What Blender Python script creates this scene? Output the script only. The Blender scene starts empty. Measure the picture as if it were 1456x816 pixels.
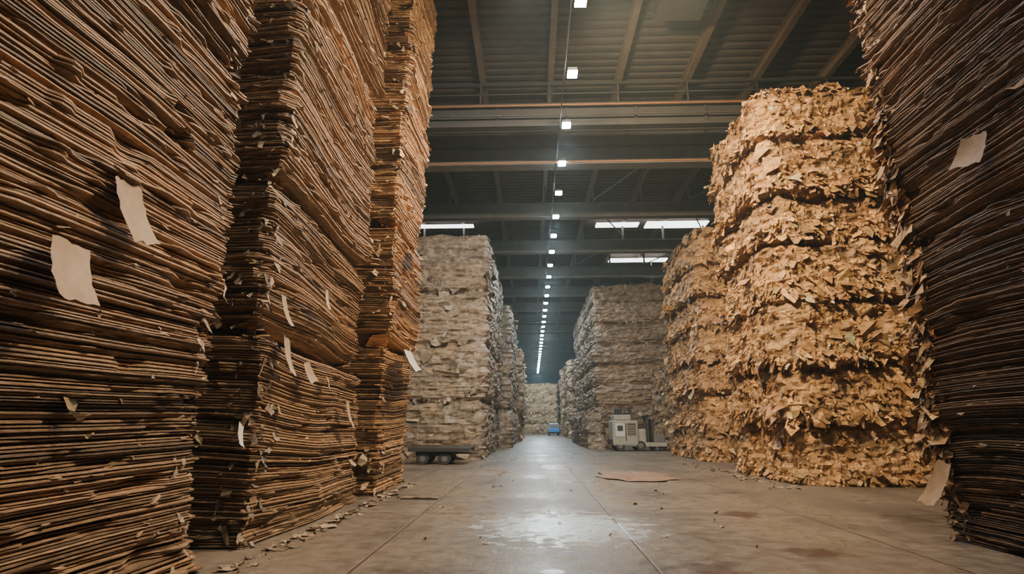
import bpy, bmesh, math, random
import numpy as np
from mathutils import Vector
rng=np.random.default_rng(7); random.seed(7)
S=bpy.context.scene; C=S.collection

# ---------------- helpers ----------------
def hsh(ix,iy,seed):
    v=np.sin(ix*127.1+iy*311.7+seed*74.7)*43758.5453
    return v-np.floor(v)
def vn(x,y,seed=0):
    x,y=np.broadcast_arrays(np.asarray(x,float),np.asarray(y,float))
    ix=np.floor(x);iy=np.floor(y);fx=x-ix;fy=y-iy
    fx=fx*fx*(3-2*fx);fy=fy*fy*(3-2*fy)
    a=hsh(ix,iy,seed);b=hsh(ix+1,iy,seed);c=hsh(ix,iy+1,seed);d=hsh(ix+1,iy+1,seed)
    return (a+(b-a)*fx+(c-a)*fy+(a-b-c+d)*fx*fy)*2-1
def rrect(hx,hy,r,step):
    P=[];N=[]
    def line(a,b,n):
        L=math.dist(a,b);k=max(1,int(L/step))
        for i in range(k):
            t=i/k;P.append((a[0]+(b[0]-a[0])*t,a[1]+(b[1]-a[1])*t));N.append(n)
    def arc(cx,cy,a0):
        k=max(3,int(r*1.57/step))
        for i in range(k):
            a=math.radians(a0+90*i/k);P.append((cx+r*math.cos(a),cy+r*math.sin(a)));N.append((math.cos(a),math.sin(a)))
    line((0,hy),(-hx+r,hy),(0,1));arc(-hx+r,hy-r,90)
    line((-hx,hy-r),(-hx,-hy+r),(-1,0));arc(-hx+r,-hy+r,180)
    line((-hx+r,-hy),(hx-r,-hy),(0,-1));arc(hx-r,-hy+r,270)
    line((hx,-hy+r),(hx,hy-r),(1,0));arc(hx-r,hy-r,0)
    line((hx-r,hy),(0,hy),(0,1))
    P=np.array(P);N=np.array(N)
    s=np.concatenate([[0],np.cumsum(np.hypot(*(np.diff(P,axis=0).T)))])
    return P,N,s
def mesh_np(name,V,F,col,mat,mats=None,fm=None,smooth=False):
    me=bpy.data.meshes.new(name)
    V=np.asarray(V,np.float32);F=np.asarray(F,np.int32)
    me.vertices.add(len(V));me.vertices.foreach_set('co',V.ravel())
    me.loops.add(F.size);me.loops.foreach_set('vertex_index',F.ravel())
    me.polygons.add(len(F));me.polygons.foreach_set('loop_start',np.arange(0,F.size,4,dtype=np.int32))
    me.polygons.foreach_set('loop_total',np.full(len(F),4,np.int32))
    me.update(calc_edges=True)
    ca=me.color_attributes.new('Col','FLOAT_COLOR','POINT')
    cc=np.ones((len(V),4),np.float32);cc[:,:3]=col
    ca.data.foreach_set('color',cc.ravel())
    me.materials.append(mat)
    me.polygons.foreach_set('use_smooth',np.full(len(F),smooth))
    ob=bpy.data.objects.new(name,me);C.objects.link(ob);return ob
def grid_faces(R,n,base=0):
    r=np.arange(R-1)[:,None];i=np.arange(n)[None,:];j=(i+1)%n
    return np.stack([r*n+i,r*n+j,(r+1)*n+j,(r+1)*n+i],-1).reshape(-1,4)+base
def flaps(P,N,w,h,a0,curl,roll,col,base):
    k=len(P);up=np.array([0,0,1.0])
    T=np.cross(N,up);T/=np.linalg.norm(T,axis=1)[:,None]+1e-9
    cr,sr=np.cos(roll)[:,None],np.sin(roll)[:,None]
    T2=T*cr+up*sr; D0=-up*cr+T*sr
    V=np.zeros((k,3,2,3));pos=P.copy();ang=a0.copy()
    tap=rng.uniform(-.95,.2,(k,1))
    for j in range(3):
        wl=.5*(1+tap*j/2)
        V[:,j,0]=pos-T2*(w[:,None]*wl*(1+rng.uniform(-.4,.3,(k,1))))+D0*h[:,None]*rng.uniform(-.25,.25,(k,1))
        V[:,j,1]=pos+T2*(w[:,None]*wl*(1+rng.uniform(-.4,.3,(k,1))))+D0*h[:,None]*rng.uniform(-.25,.25,(k,1))
        V[:,j,0]+=N*(w[:,None]*rng.uniform(-.15,.3,(k,1)))
        V[:,j,1]+=N*(w[:,None]*rng.uniform(-.15,.3,(k,1)))
        pos=pos+(D0*np.cos(ang)[:,None]+N*np.sin(ang)[:,None])*(h[:,None]*.5)
        ang=ang+curl
    b=base+np.arange(k)[:,None]*6
    F=np.concatenate([b+np.array([[0,1,3,2]]),b+np.array([[2,3,5,4]])],0)
    return V.reshape(-1,3),F,np.repeat(col,6,axis=0)

# ---------------- materials ----------------
def newmat(name):
    m=bpy.data.materials.new(name);m.use_nodes=True
    nt=m.node_tree;return m,nt,nt.nodes['Principled BSDF']
def simple(name,col,rough=.6,metal=0,var=.25,scale=6,bump=.0):
    m,nt,b=newmat(name)
    g=nt.nodes.new('ShaderNodeNewGeometry');n=nt.nodes.new('ShaderNodeTexNoise')
    n.inputs['Scale'].default_value=scale;n.inputs['Detail'].default_value=5
    nt.links.new(g.outputs['Position'],n.inputs['Vector'])
    r=nt.nodes.new('ShaderNodeMix');r.data_type='RGBA'
    r.inputs[6].default_value=(*[c*(1-var) for c in col],1);r.inputs[7].default_value=(*[min(1,c*(1+var)) for c in col],1)
    nt.links.new(n.outputs['Fac'],r.inputs[0]);nt.links.new(r.outputs[2],b.inputs['Base Color'])
    b.inputs['Roughness'].default_value=rough;b.inputs['Metallic'].default_value=metal
    if bump:
        bp=nt.nodes.new('ShaderNodeBump');bp.inputs['Strength'].default_value=bump;bp.inputs['Distance'].default_value=.02
        nt.links.new(n.outputs['Fac'],bp.inputs['Height']);nt.links.new(bp.outputs[0],b.inputs['Normal'])
    return m
def card(name,scale,stretch,bump,rough=.75,lo=.6,hi=1.25):
    m,nt,b=newmat(name);L=nt.links.new
    at=nt.nodes.new('ShaderNodeAttribute');at.attribute_name='Col'
    g=nt.nodes.new('ShaderNodeNewGeometry');mp=nt.nodes.new('ShaderNodeMapping')
    mp.inputs['Scale'].default_value=(scale,scale,scale*stretch)
    L(g.outputs['Position'],mp.inputs['Vector'])
    n=nt.nodes.new('ShaderNodeTexNoise');n.inputs['Scale'].default_value=1;n.inputs['Detail'].default_value=6;n.inputs['Roughness'].default_value=.65
    L(mp.outputs[0],n.inputs['Vector'])
    mr=nt.nodes.new('ShaderNodeMapRange');mr.inputs[1].default_value=.3;mr.inputs[2].default_value=.7
    mr.inputs[3].default_value=lo;mr.inputs[4].default_value=hi;L(n.outputs['Fac'],mr.inputs[0])
    mx=nt.nodes.new('ShaderNodeVectorMath');mx.operation='SCALE'
    L(at.outputs['Color'],mx.inputs[0]);L(mr.outputs[0],mx.inputs['Scale'])
    L(mx.outputs[0],b.inputs['Base Color']);b.inputs['Roughness'].default_value=rough
    bp=nt.nodes.new('ShaderNodeBump');bp.inputs['Strength'].default_value=bump;bp.inputs['Distance'].default_value=.02
    L(n.outputs['Fac'],bp.inputs['Height']);L(bp.outputs[0],b.inputs['Normal'])
    return m
M_sheet=card('corrugated_sheet_edges',9,7,.5,.48,.45,1.4)
M_bale=card('crushed_cardboard',6,2.5,1.,.62,.42,1.4)
M_paper=card('kraft_paper',12,1,.2,.6,.8,1.15)
M_steel=simple('dark_painted_steel',(.055,.049,.045),.6,.1,.3,3)
M_purlin=simple('rust_primer_purlin',(.15,.10,.065),.6,.0,.3,3)
M_conc=simple('beam_grey_paint',(.165,.152,.142),.75,0,.3,2)
M_deck=simple('corrugated_roof_deck',(.080,.060,.047),.85,0,.45,1.5)
M_pipe=simple('rusty_orange_pipe',(.30,.13,.045),.55,.0,.3,4)
M_wall=simple('teal_wall_panel',(.08,.22,.25),.7,0,.15,1)
M_cream=simple('cream_machine_paint',(.30,.29,.25),.45,0,.25,5)
M_black=simple('black_rubber',(.02,.02,.02),.7,0,.2,20)
M_dark=simple('grimy_dark_metal',(.05,.047,.042),.5,.5,.3,10)
M_blue=simple('blue_paint',(.04,.25,.6),.4,0,.15,8)
M_white=simple('white_paint',(.5,.52,.52),.45,0,.08,8)
M_grey=simple('grey_metal',(.2,.2,.2),.4,.6,.2,10)
def emis(name,col,st):
    m,nt,b=newmat(name);b.inputs['Base Color'].default_value=(*col,1)
    b.inputs['Emission Color'].default_value=(*col,1);b.inputs['Emission Strength'].default_value=st;return m
M_lamp=emis('lamp_lens',(.7,.92,1),90)
M_sky=emis('skylight_glazing',(.95,.97,1),4.5)

# ---------------- stacks ----------------
def jit_col(base,k,v,seed=0):
    r=rng.normal(1,v,(k,1));h=rng.normal(0,.04,(k,3))
    return np.clip(np.array(base)*np.clip(r,.35,2)*(1+h),.01,.95)
def sheet_stack(x0,x1,y0,y1,H,bales,seed,t=.03,step=.06,col=(.40,.25,.145),leanx=0,leany=0,amp=1.,offs=None,nfray=2500,edge_flaps=None):
    cx,cy,hx,hy=(x0+x1)/2,(y0+y1)/2,(x1-x0)/2,(y1-y0)/2
    P,N,s=rrect(hx,hy,.1,step);n=len(P)
    th=[];z=0
    while z<H:
        d=t*rng.uniform(.55,1.6);th.append((z,d));z+=d
    ns=len(th);zb=np.array([a for a,_ in th]);dd=np.array([b for _,b in th])
    H=zb[-1]+dd[-1]
    edges=np.array(bales);bi=np.searchsorted(edges,zb)
    if offs is None: offs=[(0,0)]*(len(bales)+1)
    offs=np.array(offs)
    dist=np.min(np.abs(zb[:,None]-edges[None,:]),axis=1)
    k=np.arange(ns)[:,None].astype(float);sk=s[None,:]
    big=.065*vn(sk*.7,zb[:,None]*.9,seed)+.04*vn(sk*.5,zb[:,None]*3.1,seed+1)
    per=rng.normal(0,.012,(ns,1))*amp
    deep=(rng.random((ns,1))<.16)*-.05
    grp=.03*vn(0*sk,zb[:,None]*7,seed+9)
    loc=.012*vn(sk*1.3,k*.63,seed+2)+.006*vn(sk*6,k*1.3,seed+3)
    torn=np.clip(vn(sk*2.1,k*.31,seed+4)-.52,0,1)*-.24+np.clip(vn(sk*3.3,k*.47,seed+5)-.66,0,1)*.22
    seam=-.34*np.exp(-(dist/.05)**2)[:,None]-.08*np.exp(-(dist/.2)**2)[:,None]
    off=big+per+deep+grp+loc+torn*amp+seam
    cornerness=np.clip(1-np.abs(np.abs(N[:,0])-np.abs(N[:,1])),0,1)[None,:]
    off=off+cornerness*(.08*vn(k*.9,sk*2,seed+6)+.08*vn(k*.12,sk*0,seed+16))
    zs=[];of=[];cc=[]
    shade=np.clip(rng.normal(1,.33,(ns,1))+.15*vn(sk*.8,k*.2,seed+7)+.25*vn(0*sk,zb[:,None]*2.5,seed+8),.3,2.0)
    for fr,do in ((0.0,-.036),(.3,0),(.72,.0)):
        zs.append(np.broadcast_to((zb+dd*fr)[:,None],(ns,n)));of.append(off+do);cc.append(shade)
    Z=np.stack(zs,1).reshape(-1,n);O=np.stack(of,1).reshape(-1,n);CC=np.stack(cc,1).reshape(-1,n)
    rep=np.repeat(bi,3);DX=offs[rep,0][:,None]+leanx*Z/H;DY=offs[rep,1][:,None]+leany*Z/H
    ramp=np.clip(Z/1.0,0,1)*np.clip((H-Z)/.6,0,1)
    Zw=Z+ramp*(.13*vn(s[None,:]*.4+rep[:,None]*7.3,Z*.3,seed+11)+.014*vn(s[None,:]*1.3,Z*1.3,seed+12))
    X=cx+P[None,:,0]+N[None,:,0]*O+DX;Y=cy+P[None,:,1]+N[None,:,1]*O+DY
    V=np.stack([X,Y,Zw],-1);R=V.shape[0]
    colr=CC[...,None]*np.array(col)
    hue=vn(s[None,:]*.8,Z*1.2,seed+13)[...,None]
    colr=colr*(1+hue*np.array([.02,-.03,-.10]))
    cen=np.array([cx+DX[-1,0],cy+DY[-1,0],H])
    cap1=V[-1]*.4+cen*.6;cap1[:,2]=V[-1][:,2];cap2=np.repeat(cen[None],n,0)
    V=np.concatenate([V.reshape(-1,3),cap1,cap2]);F=grid_faces(R+2,n)
    colr=np.concatenate([colr.reshape(-1,3),np.tile(np.array(col),(2*n,1))])
    def add(ii,ri,h,w,a,c,rs,cu):
        nonlocal V,F,colr
        Nf=np.concatenate([N[ii],np.zeros((len(ii),1))],1)
        fv,ff,fc=flaps(V[ri*n+ii],Nf,w,h,a,cu,rng.normal(0,rs,len(ii)),c,len(V))
        V=np.concatenate([V,fv]);F=np.concatenate([F,ff]);colr=np.concatenate([colr,fc])
    k2=nfray
    add(rng.integers(0,n,k2),rng.integers(0,R-1,k2),rng.uniform(.006,.03,k2),rng.uniform(.02,.12,k2),rng.uniform(.1,1.2,k2),jit_col(np.array(col)*1.15,k2,.3),.2,rng.uniform(-.3,.6,k2))
    k3=max(20,nfray//35);h3=.04+.14*rng.random(k3)**2
    add(rng.integers(0,n,k3),rng.integers(0,R-1,k3),h3,h3*rng.uniform(.4,1.3,k3),rng.uniform(.1,.7,k3),jit_col(np.array(col)*1.25,k3,.25),.5,rng.uniform(-.3,.5,k3))
    if edge_flaps:
        for (xa,ya,rad,cnt,cf,smin,smax,zlo,zhi) in edge_flaps:
            d=np.hypot(P[:,0]+cx-xa,P[:,1]+cy-ya);cand=np.where(d<rad)[0]
            ii=rng.choice(cand,cnt);ri=rng.integers(int(R*zlo),int(R*zhi)-1,cnt)
            add(ii,ri,smin+(smax-smin)*rng.random(cnt)**2,(smin+(smax-smin)*rng.random(cnt)**2)*.7,rng.uniform(.0,.8,cnt),jit_col(cf,cnt,.35),.5,rng.uniform(-.5,.5,cnt))
    V[:,2]=np.maximum(V[:,2],0.0)
    return mesh_np('cardboard_sheet_stack',V,F,colr,M_sheet)

def bale_stack(x0,x1,y0,y1,H,nl,seed,step=.07,rad=.3,col=(.5,.32,.13),name='cardboard_bale_stack',bulge=.1,rough=1.,nfl=6000,fs=(.07,.26),light=(.7,.55,.35),lightfrac=.12,stria=.03,joff=.06,ang=(.05,.9),topw=.0,seamw=.05,fringe=.5,asp=(.35,1.1),sheets=0,shaggy=False):
    cx,cy,hx,hy=(x0+x1)/2,(y0+y1)/2,(x1-x0)/2,(y1-y0)/2
    P,N,s=rrect(hx,hy,rad,step);n=len(P)
    R=int(H/step)+1;z=np.linspace(0,H,R)
    cuts=np.linspace(0,H,nl+1);cuts[1:-1]+=rng.uniform(-.1,.1,nl-1)*H/nl
    sk=s[None,:];zk=z[:,None]
    wob=(.10 if shaggy else .07)*vn(s*.7,s*0+3,seed+20)+.05*vn(s*3.1,s*0+9,seed+21)
    zw_=zk-wob[None,:]
    li=np.clip(np.searchsorted(cuts,z,side='right')-1,0,nl-1)
    l2=np.clip(np.searchsorted(cuts,zw_.ravel(),side='right')-1,0,nl-1).reshape(zw_.shape)
    fr=np.clip((zw_-cuts[l2])/(cuts[l2+1]-cuts[l2]),0,1)
    if shaggy:
        prof=bulge*(1.35*np.power(1-fr,1.2))*(1+.6*vn(sk*1.1,l2*5.3,seed+30))
    else:
        prof=np.power(np.clip(np.sin(math.pi*fr),0,1),.4)*bulge*.6
    cw=cuts[None,None,1:-1]+wob[None,:,None]
    if shaggy: cw=cw-.06
    seamj=np.min(np.abs(zk[...,None]-cw),axis=-1)
    off=prof-bulge*1.5*np.exp(-(seamj/seamw)**2)*np.clip(.7+.9*vn(sk*1.3,zk,seed+22),0,1.4)
    off=off+rough*(.06*vn(sk*1.3,zk*1.6,seed)+.05*vn(sk*3.2,zk*4.3,seed+1)+.035*vn(sk*7,zk*9,seed+2)+.022*vn(sk*15,zk*15,seed+3))
    off=off+stria*vn(sk*1.5,zk*13,seed+4)+stria*.6*vn(sk*6,zk*24,seed+5)
    q=vn(np.floor(sk*3.3+.7*vn(zk*2,sk,seed+6)),np.floor(zk*6+.6*vn(sk*2,zk,seed+7)),seed+8)
    off=off+rough*.03*q
    lo=rng.normal(0,joff,(nl,2));dx=lo[li,0][:,None];dy=lo[li,1][:,None]
    shr=1-topw*np.clip((zk/H-.8)/.2,0,1)**2
    X=cx+(P[None,:,0]+N[None,:,0]*off)*shr+dx;Y=cy+(P[None,:,1]+N[None,:,1]*off)*shr+dy
    Zw=zk+np.clip(zk,0,1)*(.05*vn(sk*.6,zk*.5,seed+9))+np.clip((zk-H+.5)/.5,0,1)*(.16 if shaggy else .12)*vn(sk*1.7,zk*0,seed+10)
    V=np.stack([X,Y,Zw],-1)
    sh=np.clip(1+.28*q+.25*vn(sk*2,zk*9,seed+11)+.2*vn(sk*9,zk*11,seed+12),.35,1.7)
    tint=rng.normal(1,.09,(nl,1))[li]
    hue=vn(sk*1.1,zk*1.7,seed+13)
    colr=(sh*tint)[...,None]*np.array(col)*(1+hue[...,None]*np.array([.0,-.05,-.16]))
    ln=(vn(sk*2.3,zk*3.7,seed+14)>1-lightfrac*4)
    colr=np.where(ln[...,None],colr*.5+np.array(light)*.5,colr)
    cen=np.array([cx,cy,H]);cap1=V[-1]*.5+cen*.5;cap1[:,2]=H+.06*vn(s*2,s*0,seed);cap2=np.repeat(cen[None],n,0)
    V=np.concatenate([V.reshape(-1,3),cap1,cap2]);F=grid_faces(R+2,n)
    colr=np.concatenate([colr.reshape(-1,3),np.tile(np.array(col),(2*n,1))])
    def add(k,za,fsz,asp_,angr,cbase,lf,rollsd,var=.36):
        nonlocal V,F,colr
        ii=rng.integers(0,n,k)
        ri=np.clip((za/H*(R-1)).astype(int),0,R-1)
        Nf=np.concatenate([N[ii],np.zeros((k,1))],1);Pf=V[ri*n+ii]+Nf*.01
        h=(fsz[0]+(fsz[1]-fsz[0])*rng.random(k)**2.2)*np.where(rng.random(k)<.05,1.5,1);w=h*rng.uniform(*asp_,k)
        h=np.minimum(h,Pf[:,2]*.9)
        c=jit_col(np.array(cbase)*1.1,k,var);m=rng.random(k)<lf
        c[m]=jit_col(light,int(m.sum()),.12)
        fv,ff,fc=flaps(Pf,Nf,w,h,rng.uniform(*angr,k),rng.normal(0,.4,k),rng.normal(0,rollsd,k),c,len(V))
        V=np.concatenate([V,fv]);F=np.concatenate([F,ff]);colr=np.concatenate([colr,fc])
    if nfl:
        kk=int(nfl*fringe)
        cs=cuts[rng.integers(0 if shaggy else 1,nl+1,kk)]
        if shaggy:
            add(kk,np.clip(cs+np.abs(rng.normal(.0,.20,kk))+.02,.1,H),(fs[0]*1.3,fs[1]*1.2),asp,(.05,.95),col,lightfrac,.5)
            add(nfl-kk,rng.uniform(.1,H,nfl-kk),(fs[0],fs[1]*.9),asp,(-.15,.7),col,lightfrac,.7)
            k4=int(nfl*.7)
            add(k4,rng.uniform(.1,H,k4),(.015,.08),(.2,.8),(-.2,1.),col,lightfrac,.8,.45)
            k5=int(nfl*.015)
            add(k5,rng.uniform(.5,H,k5),(fs[1]*1.0,fs[1]*1.8),(.5,1.2),(-.1,.35),np.array(col)*.95,lightfrac*2,.5,.25)
        else:
            add(kk,np.clip(cs+rng.normal(.10,.09,kk),.1,H),fs,asp,ang,col,lightfrac,.45)
            add(nfl-kk,rng.uniform(.1,H,nfl-kk),fs,asp,ang,col,lightfrac,.6)
    if sheets:
        add(sheets,rng.uniform(.3,H,sheets),(fs[1]*.9,fs[1]*2.0),(.8,2.0),(-.12,.16),np.array(col)*.95,lightfrac*.6,.35)
    V[:,2]=np.maximum(V[:,2],0.0)
    return mesh_np(name,V,F,colr,M_bale)

sheet_stack(-6.2,-2.88,-1.2,5.0,8.4,[4.6],1,t=.020,step=.065,col=(.24,.143,.080),nfray=4500,amp=1.1,
   edge_flaps=[(-2.88,5.0,.3,200,(.26,.185,.12),.04,.17,0,1)])
sheet_stack(-6.2,-2.95,5.95,9.5,10.1,[2.15,4.0,7.3],2,t=.023,step=.07,col=(.26,.153,.081),nfray=3500,
   offs=[(.08,-.06),(-.06,.0),(-.0,.05),(.1,0)],edge_flaps=[(-2.95,5.95,.35,380,(.2,.14,.09),.04,.18,0,1),(-2.95,9.5,.3,100,(.26,.19,.12),.04,.17,0,1)])
sheet_stack(-6.2,-2.72,10.15,12.45,11.75,[2.7,5.0,8.2],3,t=.028,step=.075,col=(.36,.20,.088),nfray=3500,leanx=.28,
   offs=[(-.05,.1),(.04,0),(.0,.0),(.03,0)],edge_flaps=[(-2.72,10.15,.35,220,(.24,.16,.09),.05,.2,0,1),(-2.72,12.45,.3,130,(.34,.22,.12),.05,.2,0,1)])
sheet_stack(4.55,7.6,.6,6.75,8.3,[3.3],4,t=.019,step=.065,col=(.165,.095,.052),nfray=3000,
   edge_flaps=[(4.55,6.75,.35,600,(.33,.19,.085),.04,.17,0,1),(4.55,6.85,.45,1300,(.36,.20,.085),.05,.26,.06,.62)])
bale_stack(5.6,9.35,12.2,16.0,9.25,7,31,step=.045,rad=.5,col=(.335,.182,.070),nfl=15000,fs=(.035,.23),bulge=.12,rough=1.2,lightfrac=.045,light=(.50,.38,.23),topw=.03,seamw=.09,fringe=.52,asp=(.25,.9),shaggy=True,joff=.04)
bale_stack(6.15,9.8,20.0,25.2,8.4,7,41,step=.065,rad=.4,col=(.30,.163,.065),nfl=10000,fs=(.05,.28),bulge=.12,rough=1.2,lightfrac=.045,light=(.46,.35,.21),topw=.03,seamw=.10,fringe=.52,asp=(.25,.9),shaggy=True,joff=.04)
GC=(.235,.180,.130)
bale_stack(-6.6,-1.85,21.0,30.5,8.6,4,51,step=.065,rad=.14,col=GC,nfl=900,fs=(.05,.25),bulge=.17,rough=.6,lightfrac=.07,light=(.40,.37,.33),stria=.05,ang=(.0,.5),seamw=.11,joff=.08,sheets=260)
bale_stack(-6.0,-1.25,31.5,42.0,8.0,4,52,step=.1,rad=.2,col=GC,nfl=1200,fs=(.08,.35),bulge=.17,rough=.8,lightfrac=.10,light=(.38,.35,.31),stria=.05,seamw=.12)
bale_stack(-5.5,-.75,43.5,60.0,7.0,4,53,step=.15,rad=.3,col=(.29,.19,.11),nfl=1500,fs=(.12,.4),bulge=.15,lightfrac=.08,seamw=.12)
bale_stack(3.95,9.0,34.0,50.0,9.8,8,61,step=.085,rad=.12,col=(.25,.175,.115),nfl=1400,fs=(.06,.3),bulge=.14,rough=.55,lightfrac=.03,light=(.34,.3,.25),stria=.07,ang=(.0,.4),seamw=.12)
bale_stack(3.0,3.85,30.3,42.0,1.75,2,62,step=.08,rad=.15,col=(.24,.19,.15),nfl=900,fs=(.06,.25),bulge=.08,lightfrac=.12,light=(.38,.35,.31))
bale_stack(6.9,9.6,26.8,32.5,4.3,3,63,step=.1,rad=.25,col=(.26,.165,.09),nfl=1500,fs=(.08,.3),bulge=.12,lightfrac=.08)
bale_stack(3.7,9.0,54.0,70.0,7.4,5,64,step=.16,rad=.3,col=(.30,.2,.12),nfl=1500,fs=(.12,.4),bulge=.15,lightfrac=.08)
bale_stack(-6,4.0,86.0,92.0,7.4,5,71,step=.18,rad=.3,col=(.45,.30,.16),nfl=1500,fs=(.15,.45),bulge=.18,rough=.7,lightfrac=.08,light=(.5,.43,.34),seamw=.18)
bale_stack(4.4,11.0,84.0,92.0,7.8,5,72,step=.2,rad=.3,col=(.34,.23,.13),nfl=800,fs=(.15,.45),bulge=.14,lightfrac=.1)

# ---------------- loose paper pieces on stacks ----------------
def sheet_piece(name,loc,nrm,w,h,roll,tilt,col,curl=.25):
    nx,ny=8,9;N=Vector(nrm).normalized();up=Vector((0,0,1));T=N.cross(up).normalized()
    T2=T*math.cos(roll)+up*math.sin(roll);D=-up*math.cos(roll)+T*math.sin(roll)
    V=[];F=[];sk=random.uniform(-.2,.2);tp=random.uniform(.0,.3)
    e1=[random.uniform(-.04,.04) for _ in range(nx)];e2=[random.uniform(-.04,.04) for _ in range(nx)]
    e3=[random.uniform(-.03,.03) for _ in range(ny)]
    for j in range(ny):
        t=j/(ny-1)
        for i in range(nx):
            u=i/(nx-1)-.5
            edge=e1[i] if j==0 else (e2[i] if j==ny-1 else 0)
            p=Vector(loc)+T2*(w*(u*(1-tp*(1-t))+sk*t+(e3[j] if i in(0,nx-1) else 0)))+D*(h*(t-.5+edge+.12*u*sk*4))
            p+=N*(.06+h*math.sin(tilt)*t+curl*h*(t**3)*.7+curl*w*(u+.2)**2*1.0)
            V.append(p)
    for j in range(ny-1):
        for i in range(nx-1):
            a=j*nx+i;F.append((a,a+1,a+nx+1,a+nx))
    return mesh_np(name,np.array([list(v) for v in V]),np.array(F),np.tile(np.array(col),(len(V),1)),M_paper,smooth=True)
tan=(.29,.185,.105);lt=(.31,.21,.13);wh=(.50,.46,.40)
L=(1,0,0)
XL=-2.84
for (y,z,w,h,r,t,c) in [(3.49,2.62,.30,.42,-.22,.12,tan),(3.08,2.08,.34,.38,.05,.3,tan),(6.0,2.46,.18,.34,-.12,.1,lt),
    (6.15,1.97,.22,.40,.03,.1,lt),(6.8,1.83,.28,.25,-.3,.2,tan),(7.25,2.85,.17,.28,.05,.1,lt),(8.4,1.38,.26,.38,.1,.15,lt),(7.5,1.78,.2,.16,.4,.2,tan)]:
    sheet_piece('loose_cardboard_piece',(XL,y,z),L,w,h,r,t,c)
sheet_piece('loose_cardboard_piece',(-2.6,10.9,2.45),L,1.3,.42,-.12,.3,wh)
sheet_piece('loose_cardboard_piece',(-2.56,11.1,4.7),L,.8,.22,-.2,.7,tan)
sheet_piece('loose_cardboard_piece',(-2.8,5.25,1.12),L,.15,.22,.5,.2,wh)
sheet_piece('loose_cardboard_piece',(4.5,5.19,3.86),(-1,0,0),.36,.3,.25,.1,(.24,.15,.09))
sheet_piece('loose_cardboard_piece',(4.5,6.45,.6),(-1,0,0),.22,.45,.2,.3,tan)

def floor_scrap(name,cx,cy,rx,ry,col,n=22,z=.012,seed=0):
    rnd=random.Random(seed);V=[];F=[]
    for k,rr in enumerate((0,.5,1)):
        for i in range(n):
            a=2*math.pi*i/n;jr=rr*(1+rnd.uniform(-.2,.2)*(rr>0))
            c,s_=math.cos(a),math.sin(a);q=max(abs(c),abs(s_))**.7
            V.append((cx+rx*jr*c/q,cy+ry*jr*s_/q,z+rnd.uniform(0,.03)*(rr>0)))
    for k in range(2):
        for i in range(n):
            j=(i+1)%n;F.append((k*n+i,(k+1)*n+i,(k+1)*n+j,k*n+j))
    return mesh_np(name,np.array(V),np.array(F),np.tile(np.array(col),(len(V),1))*np.random.default_rng(seed).uniform(.8,1.15,(len(V),1)),M_paper)
floor_scrap('flattened_cardboard_sheet',2.5,14.2,.85,1.25,(.21,.12,.07),seed=3)
floor_scrap('flattened_cardboard_sheet',-1.9,9.9,.35,.1,(.2,.13,.08),seed=5)
def litter(k,xf,yf,big):
    P=np.zeros((k,3));P[:,0]=xf(k);P[:,1]=yf(k)
    sz=.012+big*rng.random(k)**2;V=np.zeros((k,6,3));base=[(-1,-1),(1,-1),(-1,0),(1,0),(-1,1),(1,1)]
    an=rng.uniform(0,6.28,k)
    for j,(u,v) in enumerate(base):
        uu=u*sz*rng.uniform(.5,1.2,k);vv=v*sz*rng.uniform(.5,1.3,k)
        V[:,j,0]=P[:,0]+uu*np.cos(an)-vv*np.sin(an);V[:,j,1]=P[:,1]+uu*np.sin(an)+vv*np.cos(an);V[:,j,2]=.004+rng.uniform(0,.03,k)*(abs(v))
    b=np.arange(k)[:,None]*6;F=np.concatenate([b+np.array([[0,1,3,2]]),b+np.array([[2,3,5,4]])])
    mesh_np('cardboard_litter',V.reshape(-1,3),F,np.repeat(jit_col((.28,.2,.13),k,.3),6,axis=0),M_paper)
litter(190,lambda k:-2.64+np.abs(rng.normal(0,.1,k)),lambda k:rng.uniform(5,12.4,k),.085)
litter(90,lambda k:5.25-np.abs(rng.normal(0,.25,k)),lambda k:rng.uniform(11.5,19,k),.08)
litter(70,lambda k:rng.uniform(-1.6,2.8,k),lambda k:rng.uniform(6,30,k),.035)

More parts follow.
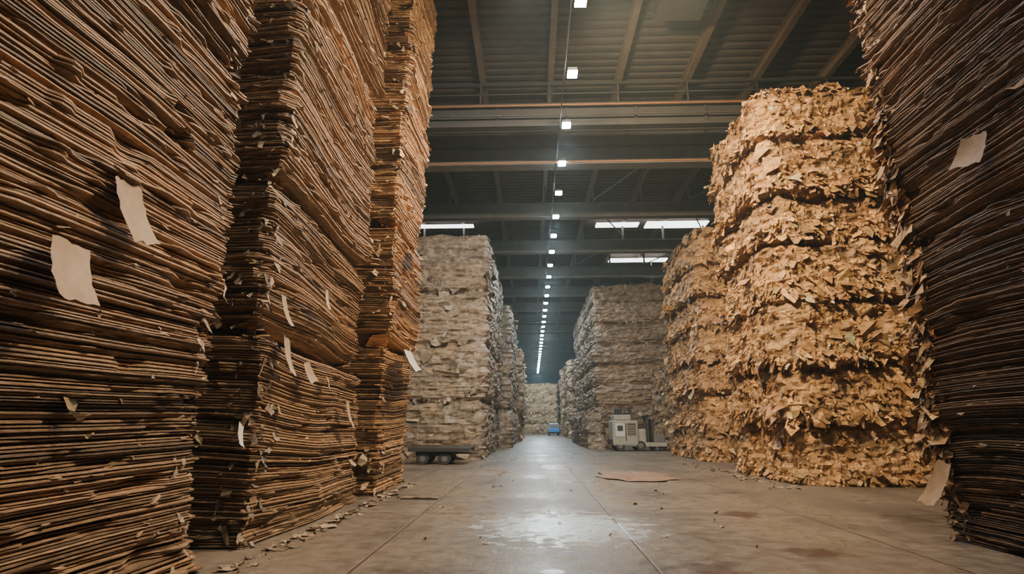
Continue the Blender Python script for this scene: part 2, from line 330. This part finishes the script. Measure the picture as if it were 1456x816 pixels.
# ---------------- room ----------------
def plane(name,V,F,mat):
    me=bpy.data.meshes.new(name);me.from_pydata(V,[],F);me.materials.append(mat)
    o=bpy.data.objects.new(name,me);C.objects.link(o);return o
X0,X1,Y0,Y1,ZC=-17.,19.,-13.,118.,12.2
def floor_mat():
    m,nt,b=newmat('worn_concrete');L=nt.links.new;nd=nt.nodes.new
    g=nd('ShaderNodeNewGeometry');sx=nd('ShaderNodeSeparateXYZ');L(g.outputs['Position'],sx.inputs[0])
    def noise(sc,det,st=(1,1,1)):
        mp=nd('ShaderNodeMapping');mp.inputs['Scale'].default_value=st;L(g.outputs['Position'],mp.inputs[0])
        n=nd('ShaderNodeTexNoise');n.inputs['Scale'].default_value=sc;n.inputs['Detail'].default_value=det;n.inputs['Roughness'].default_value=.6
        L(mp.outputs[0],n.inputs['Vector']);return n.outputs['Fac']
    def math_(op,a,b_=None,c=None):
        n=nd('ShaderNodeMath');n.operation=op
        for i,v in enumerate((a,b_,c)):
            if v is None: continue
            if isinstance(v,(int,float)): n.inputs[i].default_value=v
            else: L(v,n.inputs[i])
        return n.outputs[0]
    def mapr(v,a,b_,c,d):
        n=nd('ShaderNodeMapRange');n.inputs[1].default_value=a;n.inputs[2].default_value=b_;n.inputs[3].default_value=c;n.inputs[4].default_value=d
        L(v,n.inputs[0]);return n.outputs[0]
    n1=noise(.45,7);n2=noise(5,8);n3=noise(40,4);n4=noise(1.1,6,(1,.3,1));n5=noise(14,6)
    cr=nd('ShaderNodeValToRGB');e=cr.color_ramp.elements
    e[0].position=.40;e[0].color=(.06,.044,.033,1);e[1].position=.60;e[1].color=(.24,.188,.145,1)
    mixf=math_('ADD',math_('MULTIPLY',n1,.38),math_('ADD',math_('MULTIPLY',n2,.2),math_('ADD',math_('MULTIPLY',n4,.27),math_('MULTIPLY',n5,.15))));L(mixf,cr.inputs[0])
    def joint(axis,x0,sp,w):
        q=math_('PINGPONG',math_('SUBTRACT',sx.outputs[axis],x0),sp/2)
        return mapr(q,w,w*2.2,1,0)
    j=math_('MAXIMUM',joint(0,-1.55,2.62,.008),joint(1,3.1,5.24,.009))
    m1=nd('ShaderNodeMix');m1.data_type='RGBA';L(math_('MULTIPLY',j,.9),m1.inputs[0]);L(cr.outputs[0],m1.inputs[6]);m1.inputs[7].default_value=(.06,.02,.011,1)
    def blob(x,y,rx,ry,soft=.5,amp=.9,n=None):
        a=math_('DIVIDE',math_('SUBTRACT',sx.outputs[0],x),rx);c=math_('DIVIDE',math_('SUBTRACT',sx.outputs[1],y),ry)
        d=math_('SQRT',math_('ADD',math_('MULTIPLY',a,a),math_('MULTIPLY',c,c)))
        d=math_('ADD',d,math_('MULTIPLY',math_('SUBTRACT',n or n2,.5),amp*2))
        return mapr(d,1-soft,1+soft*.5,1,0)
    st=math_('MAXIMUM',blob(1.55,5.3,.3,.3),blob(2.75,5.95,.3,.25));st=math_('MAXIMUM',st,blob(2.9,8.4,.25,.35))
    st=math_('MAXIMUM',st,blob(.4,4.6,.25,.1))
    m2=nd('ShaderNodeMix');m2.data_type='RGBA';L(math_('MULTIPLY',st,.75),m2.inputs[0]);L(m1.outputs[2],m2.inputs[6]);m2.inputs[7].default_value=(.045,.015,.009,1)
    wet_glint=math_('MAXIMUM',blob(.38,7.35,.85,1.0,.22,2.1),blob(.17,5.15,.1,.1,.3,.3))
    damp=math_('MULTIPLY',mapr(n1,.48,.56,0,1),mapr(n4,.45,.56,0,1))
    m3=nd('ShaderNodeMix');m3.data_type='RGBA';L(math_('MULTIPLY',wet_glint,.85),m3.inputs[0]);L(m2.outputs[2],m3.inputs[6]);m3.inputs[7].default_value=(.46,.50,.53,1)  # wet patch: its pale bluish reflection is painted into the base colour
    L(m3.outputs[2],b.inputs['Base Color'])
    r=mapr(n2,.3,.7,.32,.55);r=math_('SUBTRACT',r,math_('MULTIPLY',wet_glint,.16));r=math_('SUBTRACT',r,math_('MULTIPLY',damp,.18));L(math_('MAXIMUM',r,.12),b.inputs['Roughness'])
    bp=nd('ShaderNodeBump');bp.inputs['Strength'].default_value=.35;bp.inputs['Distance'].default_value=.01
    hh=math_('SUBTRACT',math_('ADD',n3,math_('MULTIPLY',n2,2)),math_('MULTIPLY',j,2));hh=math_('MULTIPLY',hh,math_('SUBTRACT',1,math_('MULTIPLY',wet_glint,.4)))
    L(hh,bp.inputs['Height']);L(bp.outputs[0],b.inputs['Normal'])
    return m
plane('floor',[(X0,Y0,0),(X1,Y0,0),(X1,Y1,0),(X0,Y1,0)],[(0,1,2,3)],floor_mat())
plane('wall_left',[(X0,Y0,0),(X0,Y1,0),(X0,Y1,ZC+.3),(X0,Y0,ZC+.3)],[(0,1,2,3)],M_wall)
plane('wall_right',[(X1,Y0,0),(X1,Y1,0),(X1,Y1,ZC+.3),(X1,Y0,ZC+.3)],[(0,1,2,3)],M_wall)
plane('wall_back',[(X0,Y1,0),(X1,Y1,0),(X1,Y1,ZC+.3),(X0,Y1,ZC+.3)],[(0,1,2,3)],M_wall)
plane('wall_front',[(X0,Y0,0),(X1,Y0,0),(X1,Y0,ZC+.3),(X0,Y0,ZC+.3)],[(0,1,2,3)],M_wall)
V=[];F=[];y=Y0;pat=[(0,.0),(.14,.0),(.18,.08),(.30,.08)];pts=[]
while y<Y1:
    for a,b_ in pat: pts.append((y+a,ZC+b_))
    y+=.34
pts.append((Y1,ZC))
for a,b_ in pts: V+= [(X0,a,b_),(X1,a,b_)]
for i in range(len(pts)-1): F.append((2*i,2*i+2,2*i+3,2*i+1))
plane('ceiling',V,F,M_deck)
def boxes(name,L_,mat):
    V=[];F=[]
    for a in L_:
        b=len(V);x0,x1,y0,y1,z0,z1=a
        V+=[(x0,y0,z0),(x1,y0,z0),(x1,y1,z0),(x0,y1,z0),(x0,y0,z1),(x1,y0,z1),(x1,y1,z1),(x0,y1,z1)]
        F+=[(b,b+3,b+2,b+1),(b+4,b+5,b+6,b+7),(b,b+1,b+5,b+4),(b+1,b+2,b+6,b+5),(b+2,b+3,b+7,b+6),(b+3,b,b+4,b+7)]
    return plane(name,V,F,mat)
pl=[]
x=.7-2.18*8
while x<X1:
    if x>X0+.2:
        pl+= [(x-.09,x+.09,Y0,Y1,11.88,11.91),(x-.02,x+.02,Y0,Y1,11.91,12.17),(x-.09,x+.09,Y0,Y1,12.17,12.2)]
    x+=2.18
boxes('ceiling_purlins',pl,M_purlin)
cb=[];big=[]
for k in range(-4,20):
    yb=18.3+5.24*k
    if yb<Y0: continue
    if k==0:
        big+=[(X0,X1,yb,yb+.5,10.3,10.42),(X0,X1,yb+.12,yb+.38,10.42,11.6),(X0,X1,yb-.0,yb+.5,11.6,11.86)]
    elif k==-1: continue
    else:
        cb+=[(X0,X1,yb-.02,yb+.38,10.3,10.36),(X0,X1,yb+.14,yb+.22,10.36,10.95),(X0,X1,yb-.02,yb+.38,10.95,11.0)]
        x=.7-2.18*7
        while x<X1:
            cb.append((x-.05,x+.05,yb+.13,yb+.23,11.0,11.9));x+=2.18
boxes('ceiling_cross_beams',cb,M_conc)
boxes('ceiling_main_beam',big,M_conc)
yt=15.7
tr=[(X0,X1,yt,yt+.3,10.32,10.4),(X0,X1,yt+.1,yt+.2,10.4,11.05),(X0,X1,yt,yt+.3,11.05,11.12),
    (X0,X1,yt-.02,yt+.02,11.42,11.46),(X0,X1,yt+.04,yt+.12,11.8,11.88)]
x=X0+.2
while x<X1:
    tr.append((x-.025,x+.025,yt-.02,yt+.02,11.1,11.85));tr.append((x+.5,x+.56,yt+.02,yt+.1,10.4,11.05));x+=2.18
boxes('ceiling_truss',tr,M_steel)
def pipes(name,segs,r,mat):
    cu=bpy.data.curves.new(name,'CURVE');cu.dimensions='3D';cu.bevel_depth=r;cu.bevel_resolution=2
    for a in segs:
        sp=cu.splines.new('POLY');sp.points.add(len(a)-1)
        for p,q in zip(sp.points,a): p.co=(*q,1)
    ob=bpy.data.objects.new(name,cu);cu.materials.append(mat);C.objects.link(ob);return ob
pipes('sprinkler_pipe',[[(X0,17.9,10.14),(X1,17.9,10.2)],[(X0,15.6,10.98),(X1,15.6,10.98)]],.032,M_pipe)
pipes('steel_conduit',[[(X0,15.55,10.6),(X1,15.55,10.6)],[(X0,18.2,10.9),(X1,18.2,10.9)],[(X0,49,10.2),(X1,49,10.2)]],.03,M_steel)
# wind bracing between the cross beams
br=[]
for k in range(0,8):
    yb=18.3+5.24*k+.4
    for xa in (2.88,7.24):
        br.append([(xa,yb,11.1),(xa+2.18,yb+4.8,11.1)] if k%2 else [(xa+2.18,yb,11.1),(xa,yb+4.8,11.1)])
pipes('roof_bracing',br,.035,M_conc)
pipes('lamp_conduit',[[(.95,5,10.28),(.95,100,10.28)]],.018,M_steel)
boxes('ceiling_duct',[(3.3,4.5,9.2,12.6,11.5,11.85)],M_steel)
fr=[];ln=[]
lamps=[10.25+2.56*k for k in range(-5,35)]
for y in lamps:
    fr+=[(1.02,1.26,y-.12,y+.12,10.16,10.25),(1.12,1.16,y-.02,y+.02,10.25,10.29)]
    ln.append((1.02,1.26,y-.12,y+.12,10.09,10.158))
for y in (17.0,36.,56.):
    fr+=[(7.95,8.2,y-.13,y+.13,10.16,10.25),(8.05,8.1,y-.02,y+.02,10.25,11.8)];ln.append((7.97,8.18,y-.11,y+.11,10.11,10.158))
e=bpy.data.objects.new('high_bay_lamps',None);C.objects.link(e)
for nm,l,m in (('housings',fr,M_grey),('lenses',ln,M_lamp)):
    o=boxes(nm,l,m);o.parent=e
sk=[(3.6,5.9,28.5,29.1),(6.3,9.6,28.4,29.3),(-6.3,-3.1,28.5,28.9),(5.2,9.,35.2,35.9),(6.,12.,45.,45.8)]
for i,(a,b_,c,d) in enumerate(sk):
    boxes('window_%d'%(i+1),[(a,b_,c,d,11.8,11.86)],M_sky)

def part(parent,name,x0,x1,y0,y1,z0,z1,mat,bev=.03,rot=None):
    me=bpy.data.meshes.new(name);bm=bmesh.new();bmesh.ops.create_cube(bm,size=1)
    for v in bm.verts: v.co=Vector((v.co.x*(x1-x0),v.co.y*(y1-y0),v.co.z*(z1-z0)))
    if bev: bmesh.ops.bevel(bm,geom=bm.edges[:],offset=min(bev,(x1-x0)*.4,(y1-y0)*.4,(z1-z0)*.4),segments=2,affect='EDGES',profile=.5)
    bm.to_mesh(me);bm.free();me.materials.append(mat)
    o=bpy.data.objects.new(name,me);C.objects.link(o);o.location=((x0+x1)/2,(y0+y1)/2,(z0+z1)/2)
    if rot:o.rotation_euler=rot
    o.parent=parent;return o
def wheel(parent,name,x,y,r,w,axis='Y'):
    me=bpy.data.meshes.new(name);bm=bmesh.new()
    prof=[(.0,w*.3),(r*.5,w*.3),(r*.55,w*.5),(r*.92,w*.5),(r,w*.35),(r,-w*.35),(r*.92,-w*.5),(r*.55,-w*.5),(r*.5,-w*.3),(0,-w*.3)]
    n=24;rings=[]
    for (rr,ww) in prof:
        rings.append([bm.verts.new((rr*math.cos(2*math.pi*i/n),ww,rr*math.sin(2*math.pi*i/n))) for i in range(n)])
    for a,b_ in zip(rings,rings[1:]):
        for i in range(n): bm.faces.new((a[i],a[(i+1)%n],b_[(i+1)%n],b_[i]))
    bmesh.ops.remove_doubles(bm,verts=bm.verts,dist=1e-5);bm.normal_update()
    bm.to_mesh(me);bm.free();me.materials.append(M_black);me.materials.append(M_grey)
    for p in me.polygons:
        c=p.center
        if math.hypot(c.x,c.z)<r*.52: p.material_index=1
    o=bpy.data.objects.new(name,me);C.objects.link(o);o.location=(x,y,r);o.parent=parent
    if axis=='X': o.rotation_euler=(0,0,math.pi/2)
    return o
T=bpy.data.objects.new('electric_forklift_truck',None);C.objects.link(T)
part(T,'body',3.95,5.2,28.2,29.6,.25,1.45,M_cream,.06)
part(T,'upper_cabinet',4.05,4.9,28.35,29.5,1.45,1.72,M_cream,.05)
part(T,'front_panel',4.1,4.55,28.16,28.22,.68,1.3,M_white,.01)
part(T,'panel_screen',4.18,4.45,28.13,28.17,.95,1.2,M_dark,.005)
part(T,'vent_grille',4.68,5.08,28.17,28.22,.75,1.3,M_dark,.01)
for i in range(6): part(T,'grille_slat_%d'%(i+1),4.7,5.06,28.14,28.18,.79+i*.08,.82+i*.08,M_cream,.004)
part(T,'control_box',4.15,4.5,28.5,28.9,1.72,2.0,M_black,.03)
part(T,'beacon_mast',4.6,4.64,28.6,28.64,1.7,2.05,M_black,.005)
part(T,'seat_base',4.6,4.95,28.5,29.0,1.7,1.84,M_black,.04)
part(T,'seat_back',4.86,4.97,28.5,29.0,1.75,2.1,M_black,.03)
part(T,'counterweight',5.2,5.6,28.3,29.5,.25,1.05,M_cream,.08)
part(T,'tool_tray',5.22,5.55,28.35,29.4,1.05,1.2,M_dark,.02)
part(T,'platform',5.5,6.6,28.3,29.5,.2,.4,M_cream,.03)
part(T,'mast_rail_1',5.65,5.77,28.45,28.55,.3,1.7,M_dark,.01)
part(T,'mast_rail_2',5.65,5.77,29.2,29.3,.3,1.7,M_dark,.01)
part(T,'mast_crossbar',5.62,5.8,28.45,29.3,1.6,1.7,M_dark,.01)
part(T,'load_backrest',5.88,5.95,28.4,29.4,.38,1.5,M_dark,.01)
part(T,'battery_box',5.98,6.5,28.45,29.35,.4,.78,M_grey,.03)
part(T,'fork_1',5.9,6.9,28.5,28.62,.1,.16,M_grey,.01)
part(T,'fork_2',5.9,6.9,29.15,29.27,.1,.16,M_grey,.01)
part(T,'bumper',3.86,4.0,28.25,29.55,.28,.55,M_dark,.03)
part(T,'lower_skirt',4.05,5.5,28.22,28.32,.2,.42,M_grey,.02)
part(T,'side_seam',4.58,4.62,28.17,28.21,.45,1.3,M_dark,.005)
for i,(x,y) in enumerate([(4.3,28.3),(4.3,29.5),(5.3,28.3),(5.3,29.5)]): wheel(T,'wheel_%d'%(i+1),x,y,.24,.18)
wheel(T,'wheel_5',6.1,28.4,.13,.12);wheel(T,'wheel_6',6.1,29.4,.13,.12)
K=bpy.data.objects.new('flatbed_cart',None);C.objects.link(K)
part(K,'deck',-3.9,-1.95,18.1,19.6,.46,.54,M_dark,.02)
part(K,'side_rail_1',-3.9,-1.95,18.06,18.12,.4,.5,M_black,.01)
part(K,'side_rail_2',-3.9,-1.95,19.58,19.64,.4,.5,M_black,.01)
part(K,'chassis',-3.7,-2.5,18.3,19.4,.26,.46,M_black,.03)
for i,(x,y) in enumerate([(-3.45,18.25),(-2.75,18.25),(-3.45,19.45),(-2.75,19.45)]): wheel(K,'wheel_%d'%(i+1),x,y,.2,.14)
part(K,'drawbar',-2.5,-1.75,18.8,18.88,.3,.36,M_dark,.01)
Q=bpy.data.objects.new('small_utility_vehicle',None);C.objects.link(Q)
part(Q,'body',2.0,3.4,70,72,.3,.85,M_blue,.08);part(Q,'cab',2.1,3.3,70.3,71.6,.85,1.5,M_white,.1)
part(Q,'windscreen',2.2,3.2,70.26,70.32,1.0,1.35,M_grey,.02);part(Q,'bumper',1.95,3.45,69.92,70.02,.28,.45,M_black,.02)
for i,(x,y) in enumerate([(2.15,70.3),(3.25,70.3),(2.15,71.7),(3.25,71.7)]): wheel(Q,'wheel_%d'%(i+1),x,y,.28,.2,'X')

# ---------------- world + haze ----------------
w=bpy.data.worlds.new('World');S.world=w;w.use_nodes=True
nt=w.node_tree
nt.nodes['Background'].inputs[0].default_value=(.5,.6,.7,1);nt.nodes['Background'].inputs[1].default_value=.3
vo=nt.nodes.new('ShaderNodeVolumeScatter');vo.inputs['Density'].default_value=.0015;vo.inputs['Color'].default_value=(.70,.92,1,1);vo.inputs['Anisotropy'].default_value=.2
nt.links.new(vo.outputs[0],nt.nodes['World Output'].inputs['Volume'])

# ---------------- lights ----------------
def area(name,loc,energy,size,col,rot=(0,0,0),sy=None,spread=180):
    l=bpy.data.lights.new(name,'AREA');l.energy=energy;l.color=col;l.size=size;l.spread=math.radians(spread)
    if sy: l.shape='RECTANGLE';l.size_y=sy
    o=bpy.data.objects.new(name,l);C.objects.link(o);o.location=loc;o.rotation_euler=rot;return o
def aim(o,t):
    o.rotation_euler=(Vector(t)-o.location).to_track_quat('-Z','Y').to_euler()
for i,y in enumerate([2,9,16,24,33,43,54,66,80,98]):
    area('lamp_row_light',(1.14,y,10.0),190 if y<20 else (430 if y<50 else 900),.4,(.92,.94,.94) if y<20 else (.78,.93,1),sy=2.)
for y,en,tx,ty,sp in ((7.69,2300,.42,7.4,17),(12.81,1300,.9,12.8,15),(17.9,1100,1.1,17.9,15),(23.05,900,1.1,23.,15)):
    l=bpy.data.lights.new('high_bay_beam','SPOT');l.energy=en;l.color=(.62,.88,1);l.spot_size=math.radians(sp);l.spot_blend=1;l.shadow_soft_size=.1
    o=bpy.data.objects.new('high_bay_beam',l);C.objects.link(o);o.location=(1.14,y,10.05);aim(o,(tx,ty,0))
o=area('added_warm_fill',(.3,6.5,9.9),800,.35,(1,.77,.47),spread=110);aim(o,(6.8,14,4))  # warm fills added to brighten the stacks, no fixture hangs here
o=area('added_warm_fill',(1.5,9.5,9.9),480,.4,(1,.78,.48),spread=120);aim(o,(6.8,22,4))
o=area('added_warm_fill',(3.6,8.6,9.9),850,.3,(1,.76,.45),spread=125);aim(o,(-2.9,9.5,4))
o=area('added_warm_fill',(3.4,4.4,9.0),330,.3,(1,.80,.55),spread=130);aim(o,(-2.9,3.4,2.))
o=area('added_warm_fill',(0,9.0,9.9),330,.5,(1,.88,.74),spread=100);aim(o,(-3.0,24,3))

cam=bpy.data.cameras.new('camera');cam.lens=19.53;cam.sensor_width=36;cam.clip_end=300
co=bpy.data.objects.new('camera',cam);C.objects.link(co);co.location=(0,0,1.2)
co.rotation_euler=(math.radians(104),0,math.radians(1.97));S.camera=co
